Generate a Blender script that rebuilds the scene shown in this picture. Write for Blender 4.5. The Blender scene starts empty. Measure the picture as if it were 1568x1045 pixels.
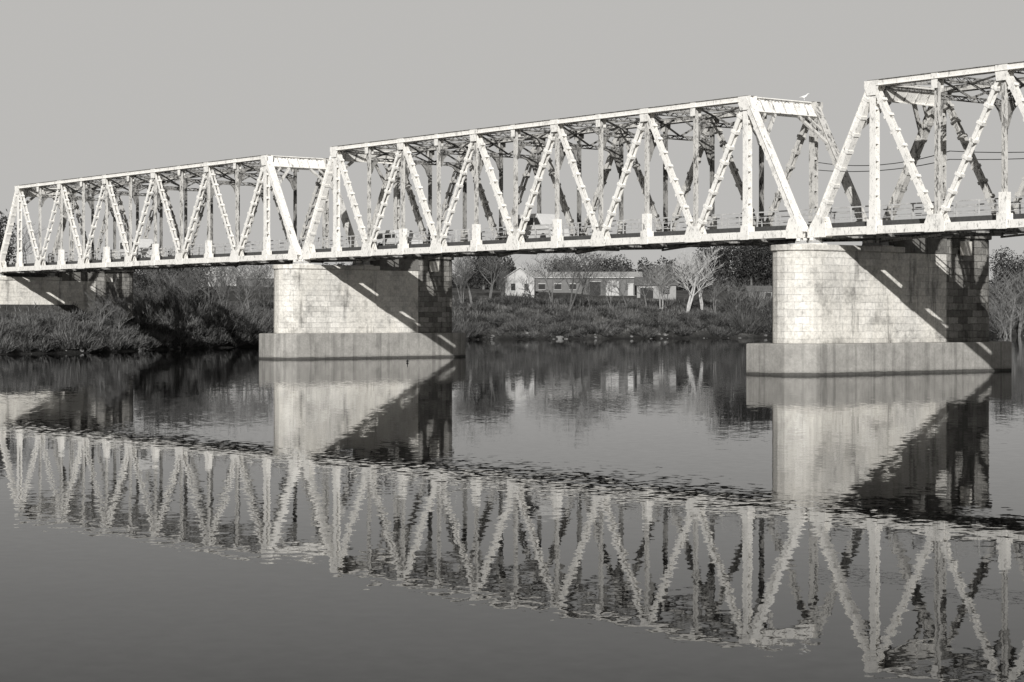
import bpy, math, random
import numpy as np
from mathutils import Vector, noise as mnoise
random.seed(7); rng=np.random.default_rng(7)
SC=bpy.context.scene
TINT=(1.0,0.992,0.975)
# ------------------------------------------------------------------ helpers
def link(o,parent=None):
    SC.collection.objects.link(o)
    if parent: o.parent=parent
    return o
def empty(name,loc=(0,0,0)):
    e=bpy.data.objects.new(name,None); e.location=loc; e.empty_display_size=0.5
    return link(e)
class NT:
    def __init__(s,name):
        s.m=bpy.data.materials.new(name); s.m.use_nodes=True
        s.t=s.m.node_tree; s.t.nodes.clear()
        s.out=s.n('ShaderNodeOutputMaterial')
    def n(s,typ,**kw):
        x=s.t.nodes.new(typ)
        for k,v in kw.items(): setattr(x,k,v)
        return x
    def l(s,a,b): s.t.links.new(a,b)
    def noise(s,vec,scale,detail=4,rough=.55,scl=(1,1,1)):
        mp=s.n('ShaderNodeMapping'); mp.inputs['Scale'].default_value=scl
        s.l(vec,mp.inputs[0])
        x=s.n('ShaderNodeTexNoise'); x.inputs['Scale'].default_value=scale
        x.inputs['Detail'].default_value=detail; x.inputs['Roughness'].default_value=rough
        s.l(mp.outputs[0],x.inputs['Vector']); return x
    def ramp(s,fac,stops):
        r=s.n('ShaderNodeValToRGB'); e=r.color_ramp.elements
        while len(e)<len(stops): e.new(.5)
        for i,(p,v) in enumerate(stops):
            e[i].position=p; e[i].color=(v*TINT[0],v*TINT[1],v*TINT[2],1)
        s.l(fac,r.inputs[0]); return r.outputs[0]
    def mix(s,a,b,fac,mode='MIX'):
        x=s.n('ShaderNodeMixRGB',blend_type=mode)
        for i,v in ((0,fac),(1,a),(2,b)):
            if hasattr(v,'links'): s.l(v,x.inputs[i])
            elif isinstance(v,(int,float)) and i>0: x.inputs[i].default_value=(v,v,v,1)
            else: x.inputs[i].default_value=v
        return x.outputs[0]
    def math(s,op,a,b=0.0,c=None):
        x=s.n('ShaderNodeMath',operation=op)
        for i,v in enumerate((a,b) if c is None else (a,b,c)):
            if hasattr(v,'links'): s.l(v,x.inputs[i])
            else: x.inputs[i].default_value=v
        return x.outputs[0]
    def bsdf(s,col,rough=.7,bump=None,bs=.3,bd=.05,spec=.3,metal=0):
        b=s.n('ShaderNodeBsdfPrincipled')
        if hasattr(col,'links'): s.l(col,b.inputs['Base Color'])
        else: b.inputs['Base Color'].default_value=(col*TINT[0],col*TINT[1],col*TINT[2],1)
        b.inputs['Roughness'].default_value=rough
        b.inputs['Specular IOR Level'].default_value=spec
        b.inputs['Metallic'].default_value=metal
        if bump is not None:
            bn=s.n('ShaderNodeBump'); bn.inputs['Strength'].default_value=bs; bn.inputs['Distance'].default_value=bd
            s.l(bump,bn.inputs['Height']); s.l(bn.outputs[0],b.inputs['Normal'])
        s.l(b.outputs[0],s.out.inputs[0]); return b
def obj_coord(n): return n.n('ShaderNodeTexCoord').outputs['Object']
# ------------------------------------------------------------------ materials
def m_steel(name,k,spot):
    n=NT(name); c=obj_coord(n)
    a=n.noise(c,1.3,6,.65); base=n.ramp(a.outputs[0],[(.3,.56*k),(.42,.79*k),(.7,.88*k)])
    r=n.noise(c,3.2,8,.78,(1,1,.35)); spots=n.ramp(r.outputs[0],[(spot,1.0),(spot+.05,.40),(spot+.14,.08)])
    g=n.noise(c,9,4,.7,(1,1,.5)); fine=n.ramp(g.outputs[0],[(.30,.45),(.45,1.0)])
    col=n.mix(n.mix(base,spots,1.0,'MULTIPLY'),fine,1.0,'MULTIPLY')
    n.bsdf(col,.55,a.outputs[0],.15,.02); return n.m
def m_simple(name,v,rough=.7,var=.25,scale=3):
    n=NT(name); c=obj_coord(n); a=n.noise(c,scale,6,.6)
    col=n.ramp(a.outputs[0],[(.3,v*(1-var)),(.7,v*(1+var))]); n.bsdf(col,rough,a.outputs[0],.2,.02); return n.m
def m_pier(name,c1,c2,mort,pl,plv,bd):
    n=NT(name); uv=n.n('ShaderNodeTexCoord').outputs['UV']; oc=obj_coord(n)
    dn=n.noise(oc,1.6,3,.6); dv=n.n('ShaderNodeVectorMath',operation='SCALE'); n.l(dn.outputs['Color'],dv.inputs[0]); dv.inputs['Scale'].default_value=.16
    ad=n.n('ShaderNodeVectorMath',operation='ADD'); n.l(uv,ad.inputs[0]); n.l(dv.outputs[0],ad.inputs[1])
    br=n.n('ShaderNodeTexBrick'); n.l(ad.outputs[0],br.inputs['Vector'])
    br.inputs['Color1'].default_value=(c1,c1,c1,1); br.inputs['Color2'].default_value=(c2,c2,c2,1)
    br.inputs['Mortar'].default_value=(mort,mort,mort,1); br.inputs['Scale'].default_value=1
    br.inputs['Mortar Size'].default_value=.016; br.inputs['Mortar Smooth'].default_value=.8
    br.inputs['Brick Width'].default_value=.92; br.inputs['Row Height'].default_value=.44
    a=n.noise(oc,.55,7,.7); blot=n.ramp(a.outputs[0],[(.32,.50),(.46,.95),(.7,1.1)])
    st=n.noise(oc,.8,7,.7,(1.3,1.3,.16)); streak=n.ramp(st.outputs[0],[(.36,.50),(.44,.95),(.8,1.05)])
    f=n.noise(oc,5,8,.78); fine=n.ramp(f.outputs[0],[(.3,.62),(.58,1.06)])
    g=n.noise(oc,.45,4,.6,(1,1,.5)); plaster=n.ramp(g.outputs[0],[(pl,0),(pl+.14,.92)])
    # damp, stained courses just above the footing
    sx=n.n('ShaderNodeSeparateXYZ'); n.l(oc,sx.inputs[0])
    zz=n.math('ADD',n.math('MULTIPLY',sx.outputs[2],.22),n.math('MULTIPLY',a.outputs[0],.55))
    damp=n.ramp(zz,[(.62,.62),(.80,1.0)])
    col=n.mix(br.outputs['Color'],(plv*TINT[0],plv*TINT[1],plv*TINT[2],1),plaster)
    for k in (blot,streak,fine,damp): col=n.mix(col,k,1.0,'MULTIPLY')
    h=n.math('ADD',n.math('MULTIPLY',br.outputs['Fac'],-.6),f.outputs[0])
    n.bsdf(col,.88,h,.8,bd,.12); return n.m
def m_footing():
    n=NT('footing_concrete'); oc=obj_coord(n)
    a=n.noise(oc,.9,8,.7); base=n.ramp(a.outputs[0],[(.3,.22),(.6,.34),(.8,.39)])
    st=n.noise(oc,1.4,5,.6,(1.5,1.5,.08)); streak=n.ramp(st.outputs[0],[(.36,.70),(.5,1.0)])
    sx=n.n('ShaderNodeSeparateXYZ'); n.l(oc,sx.inputs[0])
    z=n.math('ADD',sx.outputs[2],n.math('MULTIPLY',a.outputs[0],-.25))
    wl=n.ramp(z,[(0.0,.25),(.05,.8),(.2,1.0)])
    f=n.noise(oc,7,6,.75); fine=n.ramp(f.outputs[0],[(.3,.78),(.6,1.04)])
    col=n.mix(n.mix(n.mix(base,streak,1.0,'MULTIPLY'),wl,1.0,'MULTIPLY'),fine,1.0,'MULTIPLY')
    n.bsdf(col,.85,f.outputs[0],.5,.03,.2); return n.m
def m_leaf(name,lo,hi):
    n=NT(name); oc=obj_coord(n)
    g=n.n('ShaderNodeNewGeometry'); a=n.noise(oc,.22,4,.6)
    r=n.math('ADD',n.math('MULTIPLY',g.outputs['Random Per Island'],.5),n.math('MULTIPLY',a.outputs[0],.8))
    col=n.ramp(r,[(.3,lo),(.62,(lo+hi)*.42),(.9,hi)])
    n.bsdf(col,.8,spec=.1); return n.m
def m_ground():
    n=NT('river_bank_grass'); oc=obj_coord(n)
    a=n.noise(oc,.12,6,.7); b=n.noise(oc,2.5,8,.75)
    r=n.math('ADD',n.math('MULTIPLY',a.outputs[0],.55),n.math('MULTIPLY',b.outputs[0],.45))
    col=n.ramp(r,[(.36,.030),(.5,.07),(.62,.16)])
    sx=n.n('ShaderNodeSeparateXYZ'); n.l(oc,sx.inputs[0])
    mud=n.ramp(n.math('MULTIPLY',sx.outputs[2],.5),[(.05,.4),(.5,1.0)])
    col=n.mix(col,mud,1.0,'MULTIPLY')
    n.bsdf(col,.95,b.outputs[0],.9,.25,.1); return n.m
def m_water():
    n=NT('river_water'); oc=obj_coord(n)
    def slope(scale,amp,scl=(1,1,1),det=2):
        x=n.noise(oc,scale,det,.5,scl)
        v=n.n('ShaderNodeVectorMath',operation='SUBTRACT'); n.l(x.outputs['Color'],v.inputs[0]); v.inputs[1].default_value=(.5,.5,.5)
        w=n.n('ShaderNodeVectorMath',operation='SCALE'); n.l(v.outputs[0],w.inputs[0])
        if hasattr(amp,'links'): n.l(amp,w.inputs['Scale'])
        else: w.inputs['Scale'].default_value=amp
        return w.outputs[0]
    patch=n.noise(oc,.035,4,.6,(1,1,1)); pm=n.n('ShaderNodeMapRange'); n.l(patch.outputs[0],pm.inputs[0])
    pm.inputs[1].default_value=.40; pm.inputs[2].default_value=.62; pm.inputs[3].default_value=.010; pm.inputs[4].default_value=.028
    s1=slope(3.4,pm.outputs[0],det=2); s2=slope(.6,.005); s3=slope(9,.004)
    def add(a,b):
        v=n.n('ShaderNodeVectorMath',operation='ADD'); n.l(a,v.inputs[0]); n.l(b,v.inputs[1]) ; return v.outputs[0]
    t=add(add(s1,s2),s3)
    v=n.n('ShaderNodeVectorMath',operation='MULTIPLY'); n.l(t,v.inputs[0]); v.inputs[1].default_value=(1,1,0)
    w=n.n('ShaderNodeVectorMath',operation='ADD'); n.l(v.outputs[0],w.inputs[0]); w.inputs[1].default_value=(0,0,1)
    nm=n.n('ShaderNodeVectorMath',operation='NORMALIZE'); n.l(w.outputs[0],nm.inputs[0])
    fr=n.n('ShaderNodeFresnel'); fr.inputs['IOR'].default_value=1.333; n.l(nm.outputs[0],fr.inputs['Normal'])
    fac=n.math('POWER',fr.outputs[0],1.45)
    gl=n.n('ShaderNodeBsdfGlossy'); gl.inputs['Roughness'].default_value=.012; gl.inputs['Color'].default_value=(1,1,1,1)
    n.l(nm.outputs[0],gl.inputs['Normal'])
    df=n.n('ShaderNodeBsdfDiffuse'); df.inputs['Color'].default_value=(.003,.003,.003,1)
    mx=n.n('ShaderNodeMixShader'); n.l(fac,mx.inputs[0]); n.l(df.outputs[0],mx.inputs[1]); n.l(gl.outputs[0],mx.inputs[2])
    n.l(mx.outputs[0],n.out.inputs[0]); return n.m
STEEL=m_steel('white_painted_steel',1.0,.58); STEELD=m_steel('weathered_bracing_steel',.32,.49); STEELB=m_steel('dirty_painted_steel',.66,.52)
PIER=m_pier('pier_ashlar_stone',.54,.74,.40,.42,.68,.03); ROUGH_SHADE=m_pier('rough_shade_toned_masonry',.13,.36,.07,.62,.30,.14); FOOT=m_footing()  # rough rear masonry; its base colour is also darkened to deepen the shade there
ASPH=m_simple('asphalt',.05,.9); IRON=m_simple('dark_bearing_iron',.07,.6)
RAILM=m_simple('railing_paint',.42,.5); BARK=m_simple('bare_branch_bark',.13,.9,.4,2); BARKP=m_simple('pale_sycamore_bark',.34,.8,.3,2)
SHRUB=m_leaf('bank_shrub_foliage',.010,.10); EVER=m_leaf('evergreen_foliage',.012,.07); TWIG=m_leaf('dry_twig_foliage',.02,.17); GRASS=m_leaf('dry_grass_blades',.03,.17)
ROCK=m_simple('shore_rock',.14,.9,.5,1.5); CABLE=m_simple('black_cable',.03,.7)
GROUND=m_ground(); WATER=m_water()
# ------------------------------------------------------------------ mesh builder
class MB:
    def __init__(s): s.V=[];s.F=[];s.M=[];s.dm=0
    def box(s,p0,p1,w,h,ref=(0,1,0),mat=None,so=0,uo=0):
        if mat is None: mat=s.dm
        p0=Vector(p0);p1=Vector(p1);a=(p1-p0).normalized();r=Vector(ref)
        sd=(r-a*r.dot(a))
        if sd.length<1e-4: r=Vector((1,0,0)); sd=(r-a*r.dot(a))
        sd.normalize(); u=a.cross(sd); o=sd*so+u*uo; b=len(s.V)
        for p in (p0,p1):
            for i,j in ((-1,-1),(1,-1),(1,1),(-1,1)):
                s.V.append(tuple(p+o+sd*(i*w/2)+u*(j*h/2)))
        for f in ((0,3,2,1),(4,5,6,7),(0,1,5,4),(1,2,6,5),(2,3,7,6),(3,0,4,7)):
            s.F.append(tuple(b+k for k in f)); s.M.append(mat)
    def twoplate(s,p0,p1,gap,t,h,every=1.1,trim=.5):
        for g in (-1,1): s.box(p0,p1,t,h,so=g*gap/2)
        p0=Vector(p0);p1=Vector(p1);L=(p1-p0).length;a=(p1-p0)/L
        k=int((L-2*trim)/every)
        for i in range(k+1):
            c=p0+a*(trim+(L-2*trim)*i/max(k,1))
            s.box(c-a*.09,c+a*.09,gap+t+.05,h+.16)
    def laced(s,p0,p1,sep,fl,dep,ref=(0,1,0),pitch=.5,bar=.07):
        for g in (-1,1): s.box(p0,p1,dep,fl,ref,uo=g*sep/2)
        p0=Vector(p0);p1=Vector(p1);L=(p1-p0).length;a=(p1-p0)/L;r=Vector(ref)
        sd=(r-a*r.dot(a)).normalized();u=a.cross(sd);k=max(2,int(L/pitch));g=1
        for i in range(k):
            for f in (-1,1):
                q0=p0+a*(L*i/k)+u*(g*sep/2)+sd*(f*(dep/2+.012)); q1=p0+a*(L*(i+1)/k)-u*(g*sep/2)+sd*(f*(dep/2+.012))
                s.box(q0,q1,.015,bar,ref)
            g=-g
    def plate(s,pts,y,t,mat=None):
        if mat is None: mat=s.dm
        b=len(s.V);n=len(pts)
        for yy in (y-t/2,y+t/2):
            for x,z in pts: s.V.append((x,yy,z))
        s.F.append(tuple(b+i for i in range(n)));s.M.append(mat)
        s.F.append(tuple(b+n+i for i in reversed(range(n))));s.M.append(mat)
        for i in range(n):
            j=(i+1)%n; s.F.append((b+j,b+i,b+n+i,b+n+j));s.M.append(mat)
    def yzplate(s,pts,x,t):
        b=len(s.V);n=len(pts)
        for xx in (x-t/2,x+t/2):
            for y,z in pts: s.V.append((xx,y,z))
        s.F.append(tuple(b+i for i in range(n)));s.M.append(s.dm)
        s.F.append(tuple(b+n+i for i in reversed(range(n))));s.M.append(s.dm)
        for i in range(n):
            j=(i+1)%n; s.F.append((b+j,b+i,b+n+i,b+n+j));s.M.append(s.dm)
    def make(s,name,mats,parent=None,bevel=0):
        me=bpy.data.meshes.new(name);me.from_pydata(s.V,[],s.F)
        for m in mats: me.materials.append(m)
        me.polygons.foreach_set('material_index',s.M);me.update()
        import bmesh
        bm=bmesh.new();bm.from_mesh(me);bmesh.ops.recalc_face_normals(bm,faces=bm.faces);bm.to_mesh(me);bm.free()
        o=link(bpy.data.objects.new(name,me),parent)
        if bevel:
            md=o.modifiers.new('bevel','BEVEL');md.width=bevel;md.segments=2;md.limit_method='ANGLE'
        return o
# ------------------------------------------------------------------ bridge
B=5.9; ZB=8.5; ZT=17.03
def build_span(xl,xr,parent):
    n=12;p=(xr-xl)/n;X=[xl+i*p for i in range(n+1)]
    m=MB()
    for y0 in (0,B):
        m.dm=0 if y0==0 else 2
        for g in (-1,1): m.box((xl,y0,ZB),(xr,y0,ZB),.05,.46,so=g*.23)
        for i in range(int((xr-xl)/1.2)):
            xx=xl+.6+i*1.2; m.box((xx-.14,y0,ZB),(xx+.14,y0,ZB),.40,.40)
        m.box((X[1]-.2,y0,ZT),(X[-2]+.2,y0,ZT),.46,.34)
        m.box((X[1]-.3,y0,ZT+.182),(X[-2]+.3,y0,ZT+.182),.62,.022,mat=1)
        m.box((X[1]+.4,y0-.30,ZT-.16),(X[-2]-.4,y0-.30,ZT-.16),.10,.02); m.box((X[1]+.4,y0+.30,ZT-.16),(X[-2]-.4,y0+.30,ZT-.16),.10,.02)
        for a,b in ((0,1),(12,11)):
            m.box((X[a],y0,ZB),(X[b],y0,ZT),.48,.38)
            d=(Vector((X[b],0,ZT))-Vector((X[a],0,ZB))).normalized();nn=Vector((-d.z,0,d.x))
            if nn.z<0: nn=-nn
            o=nn*.202
            m.box(Vector((X[a],y0,ZB))+o,Vector((X[b],y0,ZT))+o,.62,.022)
            L=(ZT-ZB)/abs(d.z)
            for k in range(8):
                c=Vector((X[a],y0,ZB))+d*(1+k*(L-2)/7)
                m.box(c-d*.1,c+d*.1,.52,.48)
        for i in range(1,12):
            if i%2==1:
                if i in (1,11):
                    m.box((X[i],y0-.17,ZB),(X[i],y0-.17,ZT-.2),.05,.44); m.box((X[i],y0+.17,ZB),(X[i],y0+.17,ZT-.2),.05,.44)
                    for k in range(7): m.box((X[i],y0,ZB+1+k),(X[i],y0,ZB+1.2+k),.33,.40)
                else:
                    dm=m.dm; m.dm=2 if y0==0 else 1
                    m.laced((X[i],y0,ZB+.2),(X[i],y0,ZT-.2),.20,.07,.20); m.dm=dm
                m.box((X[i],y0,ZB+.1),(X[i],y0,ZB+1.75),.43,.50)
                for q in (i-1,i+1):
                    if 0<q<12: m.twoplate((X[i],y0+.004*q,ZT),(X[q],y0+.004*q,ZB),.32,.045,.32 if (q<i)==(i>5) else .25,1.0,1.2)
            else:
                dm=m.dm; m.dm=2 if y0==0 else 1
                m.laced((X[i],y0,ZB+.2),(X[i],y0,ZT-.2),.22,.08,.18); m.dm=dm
        for g in (-1,1):
            yg=y0+g*.285
            for i in range(0,13):
                x=X[i]
                if i==0 or i==12:
                    e=1 if i==0 else -1
                    m.plate([(x-e*.4,ZB-.3),(x+e*1.1,ZB-.3),(x+e*1.1,ZB+.25),(x+e*.85,ZB+.9),(x+e*.35,ZB+1.1),(x-e*.2,ZB+.4)],yg,.03)
                elif i%2==0:
                    m.plate([(x-.72,ZB-.27),(x+.72,ZB-.27),(x+.72,ZB+.25),(x+.48,ZB+.75),(x-.48,ZB+.75),(x-.72,ZB+.25)],yg,.03)
                    m.plate([(x-.24,ZT+.16),(x+.24,ZT+.16),(x+.2,ZT-.7),(x-.2,ZT-.7)],yg-g*.02,.03)
                else:
                    w=.55 if i in (1,11) else .42
                    m.plate([(x-w,ZT+.16),(x+w,ZT+.16),(x+w,ZT-.2),(x+.34,ZT-.7),(x-.34,ZT-.7),(x-w,ZT-.2)],yg-g*.004,.03)
                    m.plate([(x-.36,ZB-.26),(x+.36,ZB-.26),(x+.33,ZB+.6),(x-.33,ZB+.6)],yg-g*.006,.03)
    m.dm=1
    for i in range(0,13):
        x=X[i]
        m.box((x,.26,ZB-.12),(x,B-.26,ZB-.12),.30,.42,(1,0,0)) if i in (0,12) else m.box((x,.26,ZB-.05),(x,B-.26,ZB-.05),.26,.62,(1,0,0))
        if 1<=i<=11:
            m.laced((x,.25,ZT-.05),(x,B-.25,ZT-.05),.26,.07,.14,(1,0,0),.45,.05)
            zz=ZT-1.6 if i%2 else ZT-1.15
            if i not in (1,11):
                m.laced((x,.25,zz),(x,B-.25,zz),.22,.07,.14,(1,0,0),.45,.05)
                for a,b in ((.3,B/2),(B-.3,B/2)):
                    m.box((x+.02,a,ZT-.2),(x+.02,b,zz+.1),.06,.12,(1,0,0)); m.box((x-.06,a,zz+.1),(x-.06,b,ZT-.2),.06,.12,(1,0,0))
                for a,c in ((.2,1),(B-.2,-1)):
                    ln=1.7 if i%2 else 1.1
                    pts=[(a,zz-ln),(a+c*ln*.22,zz-ln*.45),(a+c*ln*.55,zz-ln*.12),(a+c*ln,zz)]
                    for q in range(3): m.box((x,)+pts[q],(x,)+pts[q+1],.16,.07,(1,0,0))
                    m.yzplate([(a,zz-ln),pts[1],pts[2],pts[3],(a,zz)],x,.02)
    for i in range(1,11):
        a,b=(.2,B-.2) if i%2 else (B-.2,.2)
        m.box((X[i],a,ZT+.05),(X[i+1],b,ZT+.05),.12,.10,(0,0,1))
        if i%2==1 and i<11:
            m.box((X[i],a,ZT-.12),(X[min(i+2,11)],b,ZT-.12),.10,.10,(0,0,1)); m.box((X[i],b,ZT-.22),(X[min(i+2,11)],a,ZT-.22),.09,.10,(0,0,1))
    for i in range(0,12,2):
        m.box((X[i],.3,ZB-.3),(X[i+2],B-.3,ZB-.3),.12,.10,(0,0,1)); m.box((X[i],B-.3,ZB-.42),(X[i+2],.3,ZB-.42),.12,.10,(0,0,1))
    m.dm=2
    for a,b in ((0,1),(12,11)):
        P0=Vector((X[a],0,ZB));P1=Vector((X[b],0,ZT));d=(P1-P0).normalized();c=P1-d*.45
        m.box((c.x,.25,c.z),(c.x,B-.25,c.z),1.0,.10,tuple(d),mat=0)
        for q,w in ((P1-d*-.07,.36),(P1-d*.97,.30)):
            m.box((q.x,.25,q.z),(q.x,B-.25,q.z),.06,w,tuple(d),mat=0)
        for k in range(1,6):
            yy=B*k/6; m.box((c.x-d.x*.46,yy,c.z-d.z*.46),(c.x+d.x*.46,yy,c.z+d.z*.46),.05,.22)
        for ya,yb in ((.2,1.9),(B-.2,B-1.9)):
            q0=P1-d*2.9;q1=P1-d*1.0
            m.box((q0.x,ya,q0.z),(q1.x,yb,q1.z),.14,.24,tuple(d.cross(Vector((0,1,0)))))
            q2=P1-d*1.9; m.box((q2.x,ya,q2.z),(q1.x,(ya+yb)/2,q1.z),.1,.16,tuple(d.cross(Vector((0,1,0)))))
    m.make('steel_truss_span',[STEEL,STEELD,STEELB],parent)
    k=MB()
    for y in (1.6,2.5,3.4,4.3): k.box((xl,y,ZB-.02),(xr,y,ZB-.02),.22,.45,mat=1)
    k.box((xl-.2,B/2,ZB+.22),(xr+.2,B/2,ZB+.22),B-2.1,.16,mat=0)
    for y in (1.08,B-1.08): k.box((xl-.2,y,ZB+.34),(xr+.2,y,ZB+.34),.16,.50,mat=1)
    k.make('road_deck',[ASPH,IRON],parent)
    r=MB()
    for y in (1.15,B-1.15):
        nn=int((xr-xl)/1.57)
        for i in range(nn+1):
            x=xl+.2+(xr-xl-.4)*i/nn; r.box((x,y,ZB+.3),(x,y,ZB+1.5),.07,.07)
        for z,w in ((1.5,.08),(1.15,.045),(.8,.045)): r.box((xl,y,ZB+z),(xr,y,ZB+z),.05,w,so=.07)
    r.make('deck_railing',[RAILM],parent)
bridge=empty('steel_truss_bridge')
spans=[(-203.8,-143.8),(-142.6,-86.1),(-85.0,-28.5)]
for a,b in spans: build_span(a,b,bridge)
bb=MB()
for a,b in spans:
    for x in (a,b):
        for y in (0,B):
            bb.box((x,y,7.75),(x,y,7.85),1.0,1.0,mat=0)
            bb.box((x,y,7.85),(x,y,8.06),.55,.5,mat=1)
            bb.box((x-.0,y-.4,8.12),(x,y+.4,8.12),.2,.2,mat=0)
            bb.plate([(x-.3,7.86),(x+.3,7.86),(x+.14,8.25),(x-.14,8.25)],y-.3,.05,1); bb.plate([(x-.3,7.86),(x+.3,7.86),(x+.14,8.25),(x-.14,8.25)],y+.3,.05,1)
bb.make('bearings',[STEEL,RAILM],bridge)
cb=MB()
hang=[-91,-80,-62,-45,-33]
for k in range(len(hang)-1):
    for z0,sg in ((13.4,.5),(12.9,.35)):
        q=None
        for i in range(11):
            t=i/10;pt=(hang[k]+(hang[k+1]-hang[k])*t,B+.42,z0-sg*4*t*(1-t))
            if q: cb.box(q,pt,.045,.045)
            q=pt
cb.make('utility_cables',[CABLE],bridge)
# ------------------------------------------------------------------ piers
def outline(cx,hw,y0,y1,nl,seg=9,power=2.0):
    pts=[]
    for i in range(seg+1):
        t=math.pi*i/seg; c=math.cos(t); s_=math.sin(t)
        pts.append((cx-hw*math.copysign(abs(c)**(2/power),c),y0+nl-nl*abs(s_)**(2/power)))
    for i in range(seg+1):
        t=math.pi*i/seg; c=math.cos(t); s_=math.sin(t)
        pts.append((cx+hw*math.copysign(abs(c)**(2/power),c),y1-nl+nl*abs(s_)**(2/power)))
    return pts
def prism(name,pts,z0,z1,mat,parent,bev=.04,taper=0):
    n=len(pts);cx=sum(p[0] for p in pts)/n;cy=sum(p[1] for p in pts)/n
    V=[(x,y,z0) for x,y in pts]+[(x-(taper if x>cx else -taper),y-(taper if y>cy else -taper),z1) for x,y in pts]
    F=[tuple(range(n))[::-1],tuple(range(n,2*n))]+[(i,(i+1)%n,n+(i+1)%n,n+i) for i in range(n)]
    me=bpy.data.meshes.new(name);me.from_pydata(V,[],F);me.materials.append(mat)
    cum=[0]
    for i in range(n): cum.append(cum[-1]+math.dist(pts[i],pts[(i+1)%n]))
    uv=me.uv_layers.new(name='UVMap')
    for pi,p in enumerate(me.polygons):
        for k,li in enumerate(p.loop_indices):
            vi=me.loops[li].vertex_index
            if pi<2: uv.data[li].uv=(V[vi][0],V[vi][1])
            else:
                i=pi-2; u=cum[i] if vi%n==i else cum[i+1]
                uv.data[li].uv=(u,V[vi][2])
    o=link(bpy.data.objects.new(name,me),parent)
    md=o.modifiers.new('bevel','BEVEL');md.width=bev;md.segments=2;md.limit_method='ANGLE';md.angle_limit=math.radians(40)
    return o
def pier(cx,ft,base=-4,y0=-2.4,y1=15.8,fo=1.0,fy=1.3,ysp=10.6):
    e=empty('stone_bridge_pier')
    fw=1.7+fo;fa=y0-fy;fb=y1+fy
    oct_=[(cx-fw,fa+1.4),(cx-fw+1.2,fa),(cx+fw-1.2,fa),(cx+fw,fa+1.4),(cx+fw,fb-1.5),(cx+fw-1.2,fb),(cx-fw+1.2,fb),(cx-fw,fb-1.5)]
    prism('footing',oct_,base,ft,FOOT,e,.08)
    fr=outline(cx,1.7,y0,y1,1.7)[:10]+[(cx+1.7,ysp),(cx-1.7,ysp)]
    prism('shaft',fr,ft-.01,7.38,PIER,e,.03)
    cap=outline(cx,1.82,y0-.12,y1,1.82)[:10]+[(cx+1.82,6.6),(cx-1.82,6.6)]
    prism('coping',cap,7.382,7.75,PIER,e,.05)
    b2=MB();b2.box((cx,6.605,7.89),(cx,ysp,7.89),3.5,1.0,(1,0,0));b2.make('seat_step',[ROUGH_SHADE],e,.03)
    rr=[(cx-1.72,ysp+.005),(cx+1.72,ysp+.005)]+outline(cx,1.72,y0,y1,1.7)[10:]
    prism('rear_masonry',rr,ft-.01,8.385,ROUGH_SHADE,e,.06)  # rough stone, dark tone adds to the bridge shadow on the rear
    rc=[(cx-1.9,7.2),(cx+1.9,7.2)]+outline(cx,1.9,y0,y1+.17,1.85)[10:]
    prism('rear_coping',rc,8.40,8.85,ROUGH_SHADE,e,.06)
    b=MB(); b.box((cx+2.1,11.6,7.75),(cx+2.1,12.4,7.75),.35,.9,(1,0,0)); b.make('bracket_block',[PIER],e,.03)
pier(-204.4,2.1,1.5); pier(-143.2,2.1,y1=15.0,fo=.7,fy=1.0); pier(-85.55,1.85,fo=1.1); pier(-28.0,1.9)
# ------------------------------------------------------------------ terrain
SY=[-3000,-400,-120,-60,-12,-3,12,36,65,100,150,250,600,3000]
SX=[-150,-150,-168,-173,-176.5,-178,-192,-208,-236,-252,-244,-241,-255,-300]
def sstep(a,b,x):
    t=np.clip((x-a)/(b-a),0,1); return t*t*(3-2*t)
def hnoise(x,y,s): return mnoise.noise(Vector((x*s,y*s,3.1)))
def shore(y): return float(np.interp(y,SY,SX))+2.0*hnoise(0,y,.08)+.7*hnoise(7,y,.35)
def ground(x,y):
    d=shore(y)-x
    if d>-60:
        if d<0: return max(-4,d*.3)
        t=float(sstep(30,95,y)); hb=3.4+t*2.6
        h=hb*(1-math.exp(-d/(6+3*t)))+t*2.9*float(sstep(18,65,d))+.35*hnoise(x,y,.12)*min(1,d/5)+.15*hnoise(x,y,.5)*min(1,d/3)
        h+=float(sstep(120,900,d))*6
        if x<-205: h=max(h,8.6-max(0,abs(y-3)-5)*.6)
        elif x<-195 : h=max(h,min(8.6-(x+205)*1.0,8.6)-max(0,abs(y-3)-5)*.6-1.5)
        return h
    e=x-30
    if e<0: return -4
    return min(3.2,e*.25)
gx=np.unique(np.concatenate([np.geomspace(330,4500,22)*-1,np.arange(-330,-165,1.6),np.arange(-165,30,12),np.arange(30,60,4),np.geomspace(60,4500,16)]))
gy=np.unique(np.concatenate([np.geomspace(80,4500,20)*-1,np.arange(-80,280,2.0),np.geomspace(280,4500,22)]))
V=[(float(x),float(y),ground(float(x),float(y))) for y in gy for x in gx]
nx=len(gx);F=[(j*nx+i,j*nx+i+1,(j+1)*nx+i+1,(j+1)*nx+i) for j in range(len(gy)-1) for i in range(nx-1)]
me=bpy.data.meshes.new('ground');me.from_pydata(V,[],F);me.materials.append(GROUND)
for p in me.polygons:p.use_smooth=True
link(bpy.data.objects.new('ground',me))
me=bpy.data.meshes.new('river_water')
me.from_pydata([(-4400,-4400,0),(400,-4400,0),(400,4400,0),(-4400,4400,0)],[],[(0,1,2,3)]);me.materials.append(WATER)
link(bpy.data.objects.new('river_water',me))
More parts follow.
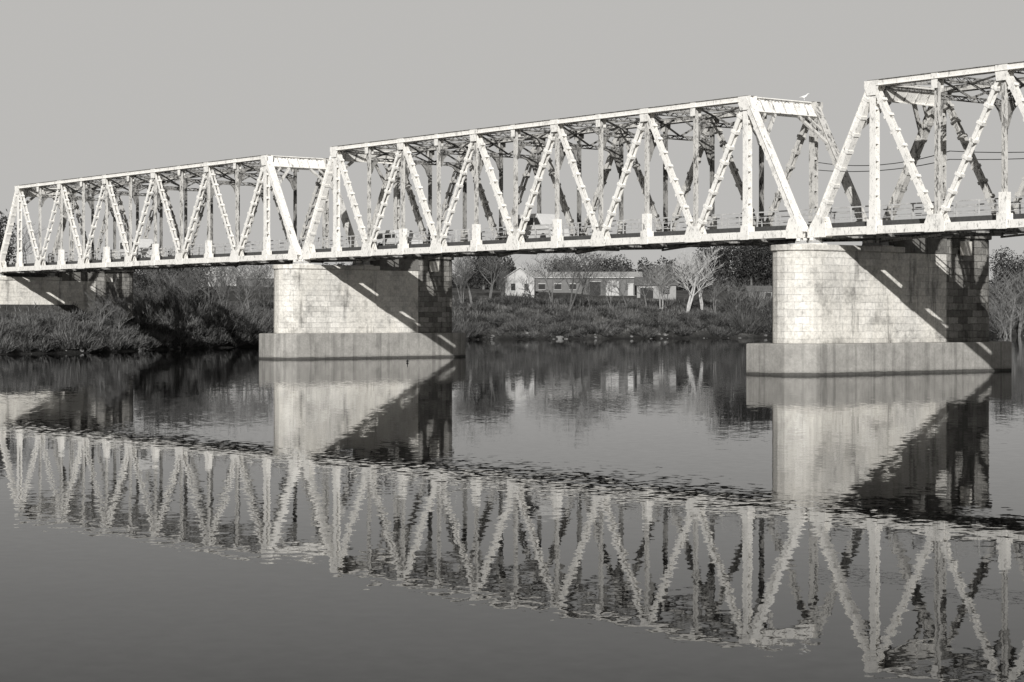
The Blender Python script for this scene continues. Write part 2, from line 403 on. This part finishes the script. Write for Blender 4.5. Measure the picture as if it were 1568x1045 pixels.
# ------------------------------------------------------------------ vegetation
def mesh_np(name,verts,k,mat):
    n=len(verts);me=bpy.data.meshes.new(name);me.vertices.add(n);me.vertices.foreach_set('co',verts.astype(np.float32).ravel())
    me.loops.add(n);me.loops.foreach_set('vertex_index',np.arange(n,dtype=np.int32))
    nf=n//k;me.polygons.add(nf);me.polygons.foreach_set('loop_start',np.arange(nf,dtype=np.int32)*k)
    me.update(calc_edges=True);me.materials.append(mat);return me
def leaves(c,size,asp=.55,up=0.0):
    n=len(c);a=rng.normal(size=(n,3));a[:,2]+=up*rng.choice([1,1],n);a/=np.linalg.norm(a,axis=1)[:,None]
    b=rng.normal(size=(n,3));b-=a*np.sum(a*b,1)[:,None];b/=np.linalg.norm(b,axis=1)[:,None]
    a=a*size[:,None];b=b*(size*asp)[:,None]
    return np.stack([c-a*.5,c+b*.5,c+a*.5,c-b*.5],1).reshape(-1,3)
def blob(cx,cy,cz,rx,rz,n,size,up=.3,asp=.5):
    out=[];k=max(3,int(n/90))
    for i in range(k):
        t=rng.uniform(0,2*math.pi);r=rx*.7*math.sqrt(rng.uniform());z=rng.uniform(.25,.85)
        s=rng.uniform(.3,.55)*(1.15-z*.5)
        d=rng.normal(size=(n//k,3));d/=np.linalg.norm(d,axis=1)[:,None];d*=rng.uniform(.35,1,(n//k,1))**.5
        c=np.array([cx+r*math.cos(t),cy+r*math.sin(t),cz+z*rz])+d*np.array([rx*s,rx*s,rz*s*.8])
        c=c[c[:,2]>cz-.1];out.append(leaves(c,rng.uniform(.6,1.4,len(c))*size,asp,up))
    return np.concatenate(out)
def twigbush(cx,cy,cz,r,h,n):
    th=rng.uniform(0,2*math.pi,n);rad=r*np.sqrt(rng.uniform(0,1,n));top=h*rng.uniform(.45,1,n)*(1-.35*rad/r)
    b=np.stack([cx+.35*rad*np.cos(th),cy+.35*rad*np.sin(th),np.full(n,cz)],1)
    t=np.stack([cx+rad*np.cos(th)+rng.normal(0,.15*h,n),cy+rad*np.sin(th)+rng.normal(0,.15*h,n),cz+top],1)
    s=rng.uniform(.0,.55,n)[:,None];b=b+(t-b)*s
    w=rng.normal(size=(n,3));w[:,2]=0;w/=np.linalg.norm(w,axis=1)[:,None];w*=.045
    m=(b+t)/2+rng.normal(0,.06*h,(n,3))
    return np.concatenate([np.stack([b-w,b+w,m+w*.7,m-w*.7],1),np.stack([m-w*.7,m+w*.7,t+w*.2,t-w*.2],1)]).reshape(-1,3)
acc=[];acc2=[]
for i in range(2100):
    y=rng.uniform(-70,265)
    if rng.uniform()<.2: y=rng.uniform(-30,30)
    d=rng.choice([rng.uniform(.2,6),rng.uniform(4,24)],p=[.66,.34])
    x=shore(y)-d
    if -209<x<-200 and -6<y<18: continue
    g=ground(x,y)
    big=hnoise(x,y,.06)
    h=rng.uniform(.7,1.8)*(1+max(0,big)*2.4)
    if -25<y<22: h*=.8
    if d>12: h*=.7
    r=h*rng.uniform(.8,1.4)
    tw=rng.uniform()<.58
    if tw: acc2.append(twigbush(x,y,g-.1,r,h*1.35,int(120+90*h)))
    else: acc.append(blob(x,y,g-.1,r,h*.9,int(150+110*h),.17+.04*h,.8,.38))
link(bpy.data.objects.new('bank_shrubs',mesh_np('bank_shrubs',np.concatenate(acc),4,SHRUB)))
link(bpy.data.objects.new('dry_bank_brush',mesh_np('dry_bank_brush',np.concatenate(acc2),4,TWIG)))
N=60000
ys=rng.uniform(-80,270,N);ds=rng.uniform(.1,1,N)**1.3*34
P=np.array([(lambda x,y:(x,y,ground(x,y)))(shore(y)-d,y) for y,d in zip(ys,ds)])
hh=rng.uniform(.25,.8,N);th=rng.uniform(0,math.pi,N);w=.06
lean=rng.normal(size=(N,2))*.25
a=P+np.stack([np.cos(th)*w,np.sin(th)*w,-.05+0*th],1);b=P-np.stack([np.cos(th)*w,np.sin(th)*w,.05+0*th],1)
c=P+np.stack([lean[:,0]*hh,lean[:,1]*hh,hh],1)
link(bpy.data.objects.new('dry_grass',mesh_np('dry_grass',np.stack([a,b,c],1).reshape(-1,3),3,GRASS)))
acc=[]
V2=(-.7902,.6128);R2=(.6128,.7902)
for i in range(430):
    z=rng.uniform(430,620);l=rng.uniform(-.30,.30)*z
    x=V2[0]*z+R2[0]*l;y=V2[1]*z+R2[1]*l-89
    g=ground(x,y);h=rng.uniform(3.5,7.5)*(1+.5*hnoise(x,y,.02))
    acc.append(blob(x,y,g-.4,rng.uniform(3,6),h,480,.65,.3,.5))
link(bpy.data.objects.new('distant_treeline',mesh_np('distant_treeline',np.concatenate(acc),4,EVER)))
def prisms(segs,k=4):
    p0=np.array([s[0] for s in segs]);p1=np.array([s[1] for s in segs]);r0=np.array([s[2] for s in segs]);r1=np.array([s[3] for s in segs])
    a=p1-p0;a/=np.linalg.norm(a,axis=1)[:,None]+1e-9;ref=np.tile([.3,.9,.31],(len(a),1));u=np.cross(a,ref);u/=np.linalg.norm(u,axis=1)[:,None];v=np.cross(a,u)
    q=[]
    for i in range(k):
        t0=2*math.pi*i/k;t1=2*math.pi*(i+1)/k
        d0=u*math.cos(t0)+v*math.sin(t0);d1=u*math.cos(t1)+v*math.sin(t1)
        q.append(np.stack([p0+d0*r0[:,None],p0+d1*r0[:,None],p1+d1*r1[:,None],p1+d0*r1[:,None]],1))
    return np.concatenate(q).reshape(-1,3)
def grow(H,seed,spread=.75,r0=.22,multi=1):
    R=random.Random(seed);segs=[]
    def br(p,d,L,r,lv):
        n=4 if lv==0 else 3
        for i in range(n):
            d2=(d+Vector((R.gauss(0,.12),R.gauss(0,.12),R.gauss(0.05,.08)))).normalized()
            q=p+d2*(L/n);rr=r*(1-.22) if lv<2 else r*.75
            segs.append((tuple(p),tuple(q),r,rr));p=q;d=d2;r=rr
            if lv<5 and (i>0 or lv>0):
                for _ in range(2 if lv<4 else 1):
                    t=R.uniform(0,6.283);sv=Vector((math.cos(t),math.sin(t),R.uniform(-.1,.5)))
                    br(p,(d*(1-spread*.4)+sv*spread).normalized(),L*R.uniform(.48,.68),r*.58,lv+1) if r>.008 else None
    for m in range(multi):
        t=R.uniform(0,6.28);d=Vector((math.cos(t)*.25*(multi>1),math.sin(t)*.25*(multi>1),1)).normalized()
        br(Vector((0,0,-.3)),d,H*.5,r0/(multi**.4),0)
    segs=[s if s[2]>.022 else (s[0],s[1],.022,.016) for s in segs]
    if len(segs)>9000: segs=segs[:9000]
    zmax=max(s[1][2] for s in segs);k=H/zmax
    return prisms([(np.array(s[0])*k,np.array(s[1])*k,s[2],s[3]) for s in segs],3)
protos=[mesh_np('bare_tree_mesh',grow(11,s,sp,.24,mu),4,BARK) for s,sp,mu in ((1,.7,1),(2,.85,2),(3,.6,3),(4,.75,2))]
pale=mesh_np('pale_tree_mesh',grow(11,9,.7,.30,2),4,BARKP)
def at(z,px):
    l=(px-784)/3100*z; return V2[0]*z+R2[0]*l, V2[1]*z+R2[1]*l-89
def tree(nm,mesh,x,y,h,base=11,rot=None):
    o=bpy.data.objects.new(nm,mesh);o.location=(x,y,ground(x,y)-.1);s=h/base;o.scale=(s*random.uniform(.85,1.15),s*random.uniform(.85,1.15),s)
    o.rotation_euler=(0,0,rot if rot is not None else random.uniform(0,6.28));link(o)
for k,(px,z,h) in enumerate([(722,338,13),(748,350,12),(708,335,10),(870,336,13),(888,345,11),(845,352,10),(1020,352,9),(1095,350,8),(1150,345,8),(1545,372,15),(1560,380,14),(1530,360,12),(1400,380,9),
        (150,205,4.8),(182,208,5),(210,215,6),(262,236,6.5),(300,262,8),(345,268,8.5),(385,275,9),(236,236,6.5),(320,290,9),(560,320,9),(620,330,10),(960,350,8),(935,345,7),(770,344,7),(40,230,6),(365,262,8),(280,250,7),(405,285,9),(250,262,8),(815,346,8),(1125,347,8),(170,215,5.5),(905,338,7),(990,350,8)]):
    x,y=at(z,px); tree('bare_tree',protos[k%4],x,y,h)
for px,z,h in ((1052,348,12),(1075,352,11),(1012,346,9)):
    x,y=at(z,px); tree('pale_bare_tree',pale,x,y,h)
def evergreen(px,z,h,r):
    x,y=at(z,px);g=ground(x,y);e=empty('evergreen_tree',(x,y,g))
    n=int(1900+320*h);me=mesh_np('crown',blob(0,0,h*.08,r,h*.95,n,.42,.2,.5),4,EVER);link(bpy.data.objects.new('crown',me),e)
    me=mesh_np('trunk',prisms([((0,0,-.5),(0,.1,h*.4),.28,.2),((0,.1,h*.4),(.1,0,h*.85),.2,.06),((0,.1,h*.3),(r*.5,.2,h*.6),.1,.04),((0,.1,h*.35),(-r*.5,-.3,h*.6),.1,.04)],6),4,BARK);link(bpy.data.objects.new('trunk',me),e)
for a in ((1115,425,11.5,6),(1150,430,11,6),(1178,432,11,5.5),(1085,440,9,5),(740,380,7,4),(765,400,7,3.5),(-12,262,12.5,4),(250,300,8,5),(290,310,8,5),(1550,410,11,5),(930,430,7.5,6),(865,430,7,5)): evergreen(*a)
# shore rocks
rv=[];rf=[]
for i in range(200):
    y=rng.uniform(-70,265);d=rng.uniform(-.3,1.6);x=shore(y)-d;g=ground(x,y);s=rng.uniform(.10,.35)*(1.6 if rng.uniform()<.08 else 1)
    b=len(rv)
    for a in range(3):
        zz=(-.4,.25,.6)[a];k=(1,.95,.45)[a]
        for t in range(6):
            an=t*math.pi/3+rng.uniform(-.2,.2);rr=s*k*rng.uniform(.75,1.25);rv.append((x+rr*math.cos(an)*1.3,y+rr*math.sin(an),g+s*zz*rng.uniform(.8,1.2)))
    for a in range(2):
        for t in range(6):
            u=(t+1)%6;rf.append((b+a*6+t,b+a*6+u,b+a*6+6+u,b+a*6+6+t))
    rf.append(tuple(b+12+t for t in range(6)))
me=bpy.data.meshes.new('shore_rocks');me.from_pydata(rv,[],rf);me.materials.append(ROCK);link(bpy.data.objects.new('shore_rocks',me))
# ------------------------------------------------------------------ buildings
WALLW=m_simple('white_siding',.42,.8,.1,2);WALLG=m_simple('grey_stucco',.14,.9,.15,1);ROOFL=m_simple('light_metal_roof',.42,.6,.1,1);ROOFD=m_simple('shingle_roof',.12,.9,.2,3)
WALLM=m_simple('grey_siding',.26,.8,.1,2)
GLASS=m_simple('dark_window',.03,.2,.1);TRIM=m_simple('white_trim',.4,.6,.05)
def building(nm,px,z,L,D,H,RH,wall,roof,yaw,openings,gable_front=False):
    x,y=at(z,px);g=min(ground(x,y),ground(x+L*.4,y+L*.4))
    e=empty(nm,(x,y,g));e.rotation_euler=(0,0,yaw)
    m=MB();m.box((-L/2,0,H/2-.3),(L/2,0,H/2-.3),D,H+.6)
    m.make('walls',[wall],e)
    r=MB();ov=.4
    if gable_front:
        m2=MB()
        m2.V=[(-L/2,-D/2,H),(L/2,-D/2,H),(0,-D/2,H+RH),(-L/2,D/2,H),(L/2,D/2,H),(0,D/2,H+RH)];m2.F=[(0,1,2),(5,4,3),(0,3,4,1),(1,4,5,2),(0,2,5,3)];m2.M=[0]*5;m2.make('gable_wall',[wall],e)
        for s in (-1,1): r.box((s*(L/2+.25),0,H-.05),(0,0,H+RH+.12),D+.8,.12)
    else:
        for s in (-1,1):
            V0=len(r.V);a=(D/2+ov)*s
            r.V+=[(-L/2-ov,a,H-.1),(L/2+ov,a,H-.1),(L/2+ov,0,H+RH),(-L/2-ov,0,H+RH),(-L/2-ov,a,H-.3),(L/2+ov,a,H-.3),(L/2+ov,0,H+RH-.2),(-L/2-ov,0,H+RH-.2)]
            for f in ((0,1,2,3),(7,6,5,4),(0,4,5,1),(1,5,6,2),(3,2,6,7),(0,3,7,4)): r.F.append(tuple(V0+i for i in f));r.M.append(0)
        m2=MB();m2.V=[(-L/2,-D/2,H),(-L/2,D/2,H),(-L/2,0,H+RH-.1),(L/2,-D/2,H),(L/2,D/2,H),(L/2,0,H+RH-.1)];m2.F=[(0,1,2),(3,5,4)];m2.M=[0,0];m2.make('gable_wall',[wall],e)
    r.make('roof',[roof],e)
    w=MB()
    for u,wd,zb,zt,mt in openings:
        w.box((u-wd/2,-D/2-.02,(zb+zt)/2),(u+wd/2,-D/2-.02,(zb+zt)/2),.06,zt-zb,mat=mt)
        w.box((u-wd/2-.1,-D/2-.03,zt+.06),(u+wd/2+.1,-D/2-.03,zt+.06),.1,.12,mat=1)
        w.box((u-wd/2-.1,-D/2-.03,zb-.05),(u+wd/2+.1,-D/2-.03,zb-.05),.12,.08,mat=1)
    w.make('windows_and_doors',[GLASS,TRIM],e)
yaw=math.radians(50)
building('white_gabled_house',797,368,5.2,8,3.3,1.7,WALLW,ROOFL,yaw,[(-1.2,.8,1,2.2,0),(1.2,.8,1,2.2,0)],True)
building('long_low_warehouse',895,384,21,10,3.6,1.0,WALLG,ROOFL,yaw,[(-8,1.2,1.2,2.2,0),(-5,1.2,1.2,2.2,0),(-2.2,1.2,1.2,2.2,0),(2.0,2.0,0.1,2.6,0),(5.2,2.4,.1,2.7,1),(8.6,1.0,.1,2.2,1)])
building('garage_annex',1004,378,7.2,8,3.0,1.3,WALLM,ROOFD,yaw,[(-1.8,2.4,.1,2.2,0),(1.6,1.6,1,2.2,0)])
building('white_cottage',333,420,9,7,3.0,2.0,WALLW,ROOFL,yaw,[(-1.8,1,1,2.2,0),(1.8,1,1,2.2,0)],True)
building('grey_cottage',385,425,11,7,3.0,1.8,WALLG,ROOFL,yaw,[(-2.5,1,1,2.2,0),(2,1,1,2.2,0)])
building('roadside_shed',1165,385,5,4,2.3,.8,WALLM,ROOFD,yaw,[(-1,1,.1,2,0),(1.2,1,1,1.8,0)])
# ------------------------------------------------------------------ vans
TYRE=m_simple('tyre_rubber',.03,.9)
def van(x,y,L=4.6,H=2.1,nm='white_van'):
    e=empty(nm,(x,y,ZB+.30));prof=[(-L/2,.35),(-L/2,H*.92),(-L/2+.15,H),(L/2-1.6,H),(L/2-.95,H*.62),(L/2-.1,H*.48),(L/2,.4),(L/2-.1,.3),(-L/2+.05,.28)]
    m=MB();m.plate(prof,0,1.75);m.make('body',[m_simple('van_white_paint',.55,.35,.06)],e,.06)
    w=MB()
    for s in (-1,1):
        for a,b in ((-L/2+.3,-L/2+1.2),(-L/2+1.35,L/2-2.0)): w.plate([(a,H*.58),(a,H*.86),(b,H*.86),(b,H*.58)],s*.885,.02)
        w.plate([(L/2-1.85,H*.58),(L/2-1.85,H*.86),(L/2-1.55,H*.86),(L/2-1.1,H*.58)],s*.885,.02)
    w.make('windows',[GLASS],e)
    for i,(a,s) in enumerate(((-L/2+.85,-1),(-L/2+.85,1),(L/2-.85,-1),(L/2-.85,1))):
        bpy.ops.mesh.primitive_cylinder_add(radius=.33,depth=.22,location=(a,s*.8,.33),rotation=(math.pi/2,0,0),vertices=20)
        o=bpy.context.object;o.name='wheel_%d'%(i+1);o.data.materials.append(TYRE);o.parent=e
van(-114.8,2.6);van(-177,2.6,5.2,2.2);van(-134,3.4,4.4,1.6,'white_car')
# ------------------------------------------------------------------ birds
def skin(nm,pts,edges,mat,loc,yaw,parent=None):
    me=bpy.data.meshes.new(nm);me.from_pydata([p[:3] for p in pts],edges,[]);o=bpy.data.objects.new(nm,me);link(o);o.location=loc;o.rotation_euler=(0,0,yaw)
    sm=o.modifiers.new('skin','SKIN');sk=me.skin_vertices[0].data
    for i,p in enumerate(pts): sk[i].radius=(p[3],p[3]*.9);sk[i].use_root=(i==0)
    o.modifiers.new('sub','SUBSURF').levels=2;me.materials.append(mat);return o
bird=[(0,0,.10,.10),(.14,0,.12,.09),(.22,0,.22,.04),(.25,0,.34,.035),(.29,0,.39,.045),(.36,0,.385,.018),(.42,0,.375,.008),(-.14,0,.12,.08),(-.27,0,.17,.03),(-.33,0,.20,.01)]
be=[(0,1),(1,2),(2,3),(3,4),(4,5),(5,6),(0,7),(7,8),(8,9)]
skin('swimming_duck',bird,be,m_simple('dark_duck_feathers',.04,.7),(-126.6,-.9,-.03),2.5)
gull=[(0,0,.24,.085),(.11,0,.27,.075),(.18,0,.36,.04),(.23,0,.41,.045),(.29,0,.405,.015),(.34,0,.395,.006),(-.12,0,.22,.065),(-.25,0,.2,.025),(-.32,0,.19,.008),(.0,.05,.12,.012),(.0,.05,0,.01),(.0,-.05,.12,.012),(.0,-.05,0,.01)]
ge=[(0,1),(1,2),(2,3),(3,4),(4,5),(0,6),(6,7),(7,8),(0,9),(9,10),(0,11),(11,12)]
skin('perched_gull',gull,ge,m_simple('white_gull_feathers',.75,.7,.05),(-90.85,5.1,ZT+.26),.6)
# ------------------------------------------------------------------ light, sky, camera
sd=Vector((2.0,-1.73,1.0)).normalized();el=math.asin(sd.z)
su=bpy.data.lights.new('sun','SUN');su.energy=5.0;su.angle=math.radians(.5);su.color=(1,.988,.965)
so=link(bpy.data.objects.new('sun',su));so.rotation_euler=(-sd).to_track_quat('-Z','Y').to_euler();so.location=(60,-150,60)
w=bpy.data.worlds.new('World');SC.world=w;w.use_nodes=True;t=w.node_tree;bg=t.nodes['Background']
sk=t.nodes.new('ShaderNodeTexSky');sk.sky_type='NISHITA';sk.sun_disc=False;sk.sun_elevation=el;sk.sun_rotation=math.atan2(sd.x,sd.y);sk.dust_density=.6
bw=t.nodes.new('ShaderNodeRGBToBW');t.links.new(sk.outputs[0],bw.inputs[0])
def wm(op,a,b):
    x=t.nodes.new('ShaderNodeMath');x.operation=op;t.links.new(a,x.inputs[0]);x.inputs[1].default_value=b;return x.outputs[0]
vv=wm('MINIMUM',wm('MULTIPLY',wm('POWER',bw.outputs[0],1.0),.84),5.0)
mm=t.nodes.new('ShaderNodeMixRGB');mm.blend_type='MULTIPLY';mm.inputs[0].default_value=1;mm.inputs[2].default_value=(1,.984,.955,1)
t.links.new(vv,mm.inputs[1]);t.links.new(mm.outputs[0],bg.inputs[0]);bg.inputs[1].default_value=.1
cam=bpy.data.cameras.new('camera');cam.sensor_width=36;cam.lens=36*3100/1568;cam.shift_y=-35.5/1568;cam.clip_end=9000;cam.clip_start=.5
co=link(bpy.data.objects.new('camera',cam));co.location=(0,-89,3.38);co.rotation_euler=(math.radians(90),0,math.radians(52.21))
SC.camera=co
SC.view_settings.view_transform='Standard';SC.view_settings.look='None';SC.view_settings.exposure=0
